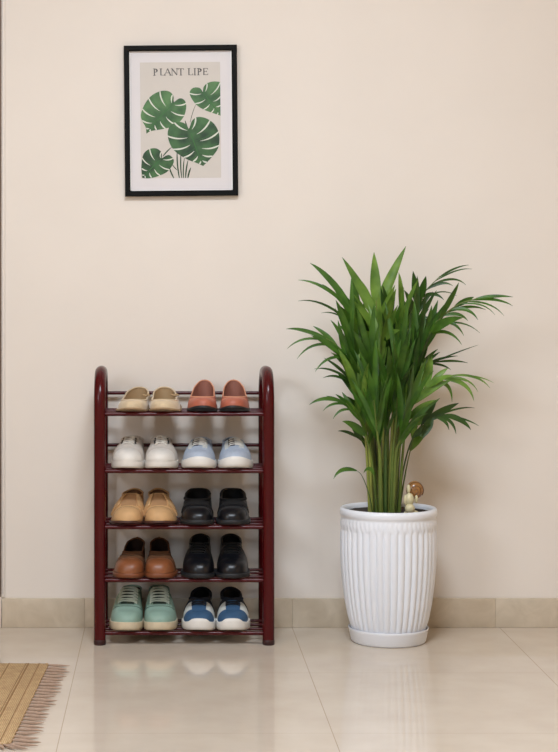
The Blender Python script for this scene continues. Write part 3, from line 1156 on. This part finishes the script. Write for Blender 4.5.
def frond(base, pts, leaves, auto=0, alen=60, aw=8, spread=.7, mi=1, sw=4.2, stem_mat=None, s_from=.5, s_to=.84):
    """base: px column at the soil, pts: rachis [(px,py,dy)], leaves: [(s, tipx, tipy, dy, w, bow)]"""
    bpx, bdy = base
    R = [P(bpx, 512.5, YP + bdy)]
    R[0].z = PO.z + ZR - .015
    R += [P(px, py, YP + dy) for (px, py, dy) in pts]
    curve = [q - PO for q in catmull(R, 10)]
    N = len(curve) - 1
    cum = [0]
    for i in range(N):
        cum.append(cum[-1] + (curve[i + 1] - curve[i]).length)

    def at(s):
        d = s * cum[-1]
        for i in range(N):
            if d <= cum[i + 1]:
                f = (d - cum[i]) / max(1e-9, cum[i + 1] - cum[i])
                return curve[i].lerp(curve[i + 1], f), (curve[i + 1] - curve[i]).normalized()
        return curve[-1], (curve[-1] - curve[-2]).normalized()
    bm = bmesh.new()
    for (s, tx, ty, dy, w, bow) in leaves:
        a, tg = at(s)
        b = P(tx, ty, YP + dy) - PO
        ln = (b - a).length
        c = a.lerp(b, .45) + tg * ln * .22 * bow + Vector((0, 0, ln * .10 * bow))
        leaflet(bm, a, c, b, w * (.82 if w < 6 else .9), facing(.35), 0, rnd.uniform(.25, .4))
    for k in range(auto):
        s = s_from + (s_to - s_from) * (k + .5) / auto
        a, tg = at(s)
        sg = 1 if k % 2 else -1
        ang = sg * spread * (1.1 - .6 * (s - s_from) / (s_to - s_from)) * rnd.uniform(.5, 1.15)
        vx = Vector((tg.x * math.cos(ang) - tg.z * math.sin(ang), 0, tg.x * math.sin(ang) + tg.z * math.cos(ang)))
        vx.y = tg.y + rnd.uniform(-.55, .45)
        vx.normalize()
        ln = alen * SP * rnd.uniform(.7, 1.15)
        b = a + vx * ln + Vector((0, 0, -ln * rnd.uniform(.0, .22)))
        yl = (-.03 - YP) - .0
        b.y = min(b.y, -.02 - PO.y)
        c = a.lerp(b, .45) + tg * ln * .12 + Vector((0, 0, ln * .07))
        leaflet(bm, a, c, b, aw * rnd.uniform(.75, 1.15), facing(.7), 0, rnd.uniform(.25, .42))
    fr = obj('frond', bm, m_leafs[mi], palm)
    bm = bmesh.new()
    tube(bm, curve, [SP * sw * .43 * (1 - .78 * (i / N) ** .8) for i in range(N + 1)], 8)
    obj('stem', bm, stem_mat or m_stem, fr)
    return fr


# (s along the rachis, tip column, tip row, depth offset, width, bow)
frond((384, 0), [(383, 430, -.01), (379, 345, -.02), (376, 300, -.02)],
      [(.97, 374, 252, -.02, 12, .1), (.94, 406, 246, -.03, 12.5, .15), (.9, 342, 257, -.02, 11, .3), (.86, 395, 285, -.05, 10, .3), (.84, 352, 300, -.05, 10, .3), (.8, 400, 330, -.07, 10, .4), (.78, 360, 330, -.07, 9, .4)], 6, 70, 9, .45, 2, 5, m_stem2, .62)
frond((381, .01), [(377, 430, .01), (368, 350, .01), (354, 312, 0)],
      [(.99, 310, 263, 0, 7.5, .8), (.99, 298, 280, .02, 5.5, .9), (.93, 322, 284, -.02, 5, .7), (.9, 352, 268, -.02, 8, .3)], 6, 60, 8, .5, 1, 4, None, .65)
frond((379, .03), [(374, 430, .04), (366, 360, .05), (352, 322, .05)],
      [(.98, 298, 301, .06, 3.2, 1.0), (.98, 321, 313, .06, 2.4, 1.0), (.95, 336, 303, .05, 2.4, .6)], 3, 50, 7, .5, 0, 3.5, m_stem3, .7)
frond((376, -.01), [(370, 440, -.02), (358, 378, -.04), (338, 347, -.05), (326, 338, -.05)],
      [(.98, 286, 329, -.05, 5.2, .9), (.95, 287, 349, -.06, 3.2, 1.2), (.92, 297, 359, -.06, 3.4, 1.3), (.93, 313, 326, -.03, 6, .5), (.86, 338, 320, -.03, 7, .3), (.82, 351, 318, -.02, 8.5, .3), (.76, 362, 326, -.02, 8, .3), (.84, 315, 372, -.08, 4, 1.2), (.8, 332, 345, -.08, 5, .6)], 6, 45, 7, .55, 1, 4, None, .6)
frond((375, .0), [(369, 450, .0), (361, 405, -.01), (350, 378, -.02)],
      [(.99, 324, 358, -.02, 4, .5), (.97, 314, 369, -.03, 3.2, .9), (.94, 323, 378, -.04, 3.4, 1.1), (.85, 353, 382, -.05, 5.5, .2)], 4, 45, 7, .5, 0, 3.5, None, .6)
frond((377, -.03), [(372, 462, -.04), (362, 425, -.06), (346, 403, -.08)],
      [(.99, 309, 405, -.1, 5, 1.1), (.97, 323, 411, -.1, 3.4, 1.2), (.92, 333, 419, -.09, 3.4, 1.3), (.94, 326, 396, -.07, 4, .8), (.8, 355, 382, -.06, 7, .2), (.85, 342, 392, -.05, 6, .4)], 4, 40, 7, .5, 1, 3.6, None, .55)
frond((374, .02), [(371, 478, .02), (367, 448, .01), (360, 438, .01)],
      [(.98, 338, 431, 0, 4.2, .9), (.96, 351, 426, 0, 5.5, .5), (.9, 345, 433, .02, 3, .9)], 2, 30, 6, .5, 0, 3, None, .6)
frond((373, -.05), [(369, 494, -.06), (362, 476, -.08), (356, 470, -.08)],
      [(.98, 333.5, 479, -.10, 5.2, 1.5)], 0, 0, 0, 0, 1, 1.8, m_stem3)
frond((376, -.06), [(375, 492, -.07), (374, 474, -.08)],
      [(.98, 363.5, 473, -.09, 5, 3)], 0, 0, 0, 0, 1, 1.6, m_stem3)
# right side
frond((392, .02), [(396, 430, .03), (406, 350, .04), (420, 300, .05), (440, 276, .06)],
      [(.99, 469, 265, .07, 2.6, .7), (.97, 472, 269, .06, 2, .9), (.94, 466, 285, .06, 3, 1.4), (.92, 453, 286, .04, 4, 1.3), (.88, 444, 300, .03, 5, 1.4), (.86, 457, 296, .06, 2, 1.2), (.84, 413, 271, .03, 9, .2), (.88, 426, 276, .04, 8, .3), (.8, 404, 290, 0, 9, .3), (.76, 432, 318, .04, 4, 1.0)], 6, 50, 7, .5, 0, 4, None, .6)
frond((395, -.02), [(400, 430, -.03), (412, 370, -.05), (432, 328, -.07), (456, 306, -.08), (478, 298, -.09)],
      [(.99, 513, 297, -.1, 5, .5), (.97, 513, 306, -.1, 4.5, .9), (.95, 504, 316, -.09, 2.6, 1.1), (.92, 495, 315, -.1, 2.4, 1.2), (.88, 478, 320, -.1, 5.5, 1.3), (.84, 468, 321, -.08, 4.5, 1.3), (.86, 486, 310, -.06, 4, .9), (.8, 464, 336, -.1, 5, 1.4), (.78, 480, 333, -.06, 2.4, 1.1), (.9, 474, 297, -.07, 6, .5), (.74, 462, 345, -.09, 4.5, 1.5), (.72, 438, 300, -.06, 8.5, .3), (.78, 452, 298, -.06, 8, .4), (.66, 425, 310, -.05, 9, .3), (.62, 414, 300, -.03, 9, .3)], 6, 50, 8, .5, 1, 4.4, None, .5)
frond((391, .04), [(395, 450, .05), (404, 395, .07), (418, 368, .08), (436, 362, .09)],
      [(.99, 468, 363, .1, 3.5, .6), (.97, 478, 345, .1, 2, .4), (.95, 451, 370, .09, 3, 1.0), (.9, 440, 352, .07, 5, .5), (.84, 428, 346, .06, 7, .4), (.86, 458, 356, .1, 4, .6)], 5, 45, 7, .5, 0, 3.8, m_stem3, .55)
frond((393, -.04), [(398, 460, -.05), (408, 415, -.07), (428, 385, -.09), (452, 375, -.1)],
      [(.99, 490, 388, -.11, 3, 1.2), (.98, 494, 383, -.1, 2, .8), (.96, 478, 392, -.11, 2.6, 1.4), (.93, 474, 401, -.11, 5.5, 1.6), (.88, 452, 402, -.1, 5.5, 1.9), (.82, 432, 356, -.08, 8, .3), (.9, 467, 382, -.1, 3, 1.0), (.76, 422, 362, -.06, 8, .3), (.86, 448, 368, -.08, 6, .5)], 5, 45, 7, .5, 2, 3.8, None, .55)
frond((397, -.01), [(405, 462, -.01), (416, 432, -.02), (432, 418, -.03), (444, 415, -.03)],
      [(.99, 471, 430, -.04, 7, 1.0), (.98, 479, 426, -.03, 2.6, .7), (.94, 456, 434, -.04, 4.5, 1.5), (.92, 449, 430, -.04, 5, 1.4), (.84, 459, 403, -.02, 8.5, .5), (.86, 475, 408, -.02, 2.6, .9), (.9, 422, 439, -.05, 10, -.6)], 2, 30, 7, .5, 0, 2.6, m_stem3, .6)
frond((399, .02), [(406, 470, .02), (413, 440, .02), (420, 420, .02)],
      [(.98, 440, 398, .02, 5, .5), (.9, 413, 437, 0, 9, -.4), (.94, 430, 404, .02, 7, .2)], 2, 40, 8, .5, 2, 2.6, None, .6)
# inner fronds: upright blades that fill the heart of the clump
inner = [(370, -.03, 362, 395, 352, 345, -.05), (374, .03, 372, 385, 366, 330, .02), (380, -.05, 380, 375, 381, 318, -.07), (386, .04, 390, 380, 392, 318, .03),
         (389, -.05, 394, 395, 402, 335, -.08), (394, .0, 402, 390, 410, 330, .0), (399, -.04, 408, 410, 418, 352, -.07), (383, -.06, 376, 410, 370, 360, -.10),
         (378, .05, 372, 400, 360, 352, .06), (396, .05, 404, 400, 412, 345, .06), (391, -.06, 396, 420, 398, 372, -.11), (385, -.07, 386, 425, 388, 385, -.12), (372, -.05, 366, 430, 360, 395, -.08), (388, .0, 388, 350, 388, 300, -.01), (377, .02, 368, 370, 356, 312, .02), (395, -.03, 405, 370, 416, 308, -.03), (391, .02, 397, 360, 402, 300, .03), (381, -.09, 378, 440, 374, 400, -.13), (393, -.08, 400, 440, 408, 405, -.12)]
for i, (bx, bd, mx, my, tx, ty, td) in enumerate(inner):
    frond((bx, bd * .55), [(bx + (mx - bx) * .4 , 455, bd * .8), (mx, my, bd), (tx, ty + (0 if ty > 340 else 16), td)], [], 10, (72 if ty > 340 else 56), 6.2, .30, (1, 0, 2, 1, 1, 2, 0)[i % 7], 4.6 + (i % 3) * .8, (m_stem2, m_stem, m_stem, m_stem3)[i % 4], .55, 1.0)

# ornament at the foot of the stems
m_shell = mat('glossy_brown_glaze', (150, 104, 56), 0.25, noise=.25, scale=60, coat=.4)
m_shelld = mat('dark_brown_glaze', (104, 68, 34), 0.3)
m_cream = mat('cream_glaze', (206, 196, 158), 0.4, noise=.08, scale=120)
oc = P(410.5, 512.8, YP - .055)
oz = PO.z + ZR - .015
orn = thing('snail_ornament', 'small snail ornament with a glossy brown shell in the pot beside the stems', 'ornament', (oc.x, YP - .055, oz))
SO = (DC + YP - .055) / F


def ball(bm, px, py, r, dy=0, sx=1, sz=1, sy=1):
    g = bmesh.ops.create_uvsphere(bm, u_segments=24, v_segments=16, radius=r * SO)
    c = P(px, py, YP - .055 + dy) - orn.location
    for v in g['verts']:
        v.co = Vector((v.co.x * sx, v.co.y * sy, v.co.z * sz)) + c


bm = bmesh.new(); ball(bm, 414.7, 490, 8.6, .022, 1, 1.06, .8)
sh = obj('shell', bm, m_shell, orn)
bm = bmesh.new()
sp = []
for k in range(60):
    a = k / 60 * 5.2 * PI
    r = 8.9 * (1 - k / 66)
    q = P(414.7 + r * math.cos(a - .6), 490 - r * 1.03 * math.sin(a - .6), YP - .055 + .022) - orn.location
    q.y -= SO * 8.6 * .8 * math.sqrt(max(0, 1 - (r / 8.95) ** 2))
    sp.append(q)
tube(bm, sp, .0011, 6)
obj('whorl', bm, m_shelld, sh)
bm = bmesh.new()
ball(bm, 409.8, 508.6, 5.0, -.004, 1, 1.0)
ball(bm, 409.4, 499.5, 4.4, 0, 1.05, 1.5)
ball(bm, 405.6, 500, 2.2, 0, .9, 2.4)
ball(bm, 408.6, 489, 2.3, .006, .9, 2.0)
ball(bm, 416.3, 499, 2.0, .008, .9, 2.2)
ball(bm, 411.5, 513.2, 6.0, .006, 1.3, .55)
obj('body', bm, m_cream, orn)

# ------------------------------------------------------------------ jute mat
m_jute = jute_mat()
m_stitch = mat('dark_jute_stitch', (150, 116, 76), 0.9)
m_fringe = mat('brown_fringe_yarn', (168, 142, 124), 0.9, noise=.1, scale=200, spec=.15)


def PF(px, py):
    d = H * F / (py - VY)
    return Vector(((px - VX) * d / F, d - DC, 0))


c_far, c_near = PF(48.5, 665.5), PF(10.5, 745)
ang = math.atan2(c_far.x - c_near.x, c_far.y - c_near.y)
mat_o = thing('jute_mat', 'woven jute mat with a brown fringe on the tiles at bottom left', 'mat', ((c_far.x + c_near.x) / 2 - .5, (c_far.y + c_near.y) / 2, 0), -ang)
half = (c_far - c_near).length / 2
TH = .010
bm = bmesh.new()
rows = []
xsx = [-.75 + 1.25 * i / 50 for i in range(51)] 
ysx = [-half + 2 * half * i / 40 for i in range(41)]
box(bm, -.75, .5, -half, half, 0, TH, .0042, 3)
body = obj('woven_body', bm, m_jute, mat_o)
for xo, r in ((.5 - .022, .0016), (.5 - .050, .0018), (.5 - .056, .0014), (.5 - .10, .0012)):
    bm = bmesh.new()
    n = 90
    tube(bm, [Vector((xo, -half + .004 + (2 * half - .008) * k / n, TH + .0002 + .0004 * math.sin(k * 2.2))) for k in range(n + 1)], r, 6)
    obj('stitch_line', bm, m_stitch, mat_o)
bm = bmesh.new()
tube(bm, [Vector((.5 - .003, -half + 2 * half * k / 60, TH * .55)) for k in range(61)], .0055, 10)
obj('rolled_edge', bm, m_jute, mat_o)
NT = 26
for k in range(NT):
    yy = -half + .004 + (2 * half - .008) * k / (NT - 1)
    ln = rnd.uniform(.052, .066)
    dy = rnd.uniform(-.006, .006)
    r0 = rnd.uniform(.0030, .0041)
    bm = bmesh.new()
    pts = []
    for j in range(8):
        t = j / 7
        pts.append(Vector((.5 + ln * t, yy + dy * t * t + .0012 * math.sin(t * 5 + k), .0062 - .0022 * t + .0015 * math.sin(t * 3 + k * 1.7) * t)))
    tube(bm, pts, [r0 * .6, r0 * .9, r0 * 1.1, r0 * 1.1, r0 * .95, r0 * .75, r0 * .5, r0 * .12], 7)
    obj('tassel', bm, m_fringe, mat_o)
for k in range(6):
    xx = .5 - .002 - .011 * k
    bm = bmesh.new()
    dx = .045 - .014 * k
    tube(bm, [Vector((xx + dx * t, -half - .03 * t, .006 - .001 * t)) for t in (0, .25, .5, .75, 1)], [.002, .003, .0034, .0026, .0005], 7)
    obj('tassel', bm, m_fringe, mat_o)

LAMP_X, LAMP_Y, LAMP_E = .14, -2.25, 45.0
# ------------------------------------------------------------------ light: left window daylight, added front fill and ceiling light
def area(name, loc, target, sx, sy, power, col):
    l = bpy.data.lights.new(name, 'AREA')
    l.shape = 'RECTANGLE'
    l.size, l.size_y = sx, sy
    l.energy = power
    l.color = col
    o = bpy.data.objects.new(name, l)
    o.location = loc
    o.rotation_euler = (Vector(target) - Vector(loc)).to_track_quat('-Z', 'Y').to_euler()
    COL.objects.link(o)
    return o


area('window_daylight', (X0 - .05, (WL[0] + WL[1]) / 2, (WL[2] + WL[3]) / 2), (X1, (WL[0] + WL[1]) / 2, (WL[2] + WL[3]) / 2), WL[1] - WL[0] - .1, WL[3] - WL[2] - .1, 80, (.77, .875, 1.0))
area('front_fill_light', ((WF[0] + WF[1]) / 2, Y0 - .05, (WF[2] + WF[3]) / 2), ((WF[0] + WF[1]) / 2, 0, (WF[2] + WF[3]) / 2), WF[1] - WF[0] - .1, WF[3] - WF[2] - .1, 8, (.79, .89, 1.0))  # large area light added as soft fill
# ceiling light added out of view to grade the wall from top to floor
m_lampw = mat('white_added_light_rim', (236, 236, 234), 0.4)
m_opal, _nt, _b = new_mat('added_light_panel')
_b.inputs['Emission Color'].default_value = (.78, .885, 1, 1)
_b.inputs['Emission Strength'].default_value = LAMP_E
lamp = thing('added_ceiling_light', 'round ceiling light added out of view to light the cream wall', 'lamp', (LAMP_X, LAMP_Y, ZC))
bm = bmesh.new(); lathe(bm, [(.42, 0), (.425, -.01), (.425, -.03), (.415, -.034), (.41, -.03)], 48, None, True, False)
obj('added_light_rim', bm, m_lampw, lamp)
bm = bmesh.new(); lathe(bm, [(.41, -.03), (.2, -.036), (.1, -.038), (.002, -.039)], 48, None, False, True)
obj('added_panel', bm, m_opal, lamp)

w = bpy.data.worlds.new('World')
SC.world = w
w.use_nodes = True
nt = w.node_tree
bg = nt.nodes['Background']
sky = nt.nodes.new('ShaderNodeTexSky')
sky.sky_type = 'NISHITA'
sky.sun_disc = False
sky.sun_elevation = math.radians(40)
nt.links.new(sky.outputs[0], bg.inputs['Color'])
bg.inputs['Strength'].default_value = 0.05

# ------------------------------------------------------------------ camera
cam = bpy.data.cameras.new('Camera')
cam.sensor_fit = 'VERTICAL'
cam.sensor_height = 36.0
cam.sensor_width = 36.0
cam.lens = 36.0 * F / 752.0
cam.shift_x = (279 - VX) / 752.0
cam.shift_y = -(376 - VY) / 752.0
co = bpy.data.objects.new('Camera', cam)
co.location = (0, -DC, H)
co.rotation_euler = (PI / 2, 0, 0)
COL.objects.link(co)
SC.camera = co

SC.view_settings.view_transform = 'Standard'
SC.view_settings.look = 'None'
SC.view_settings.exposure = 0.0
SC.view_settings.gamma = 1.0
SC.view_settings.use_curve_mapping = False
SC.cycles.use_denoising = True
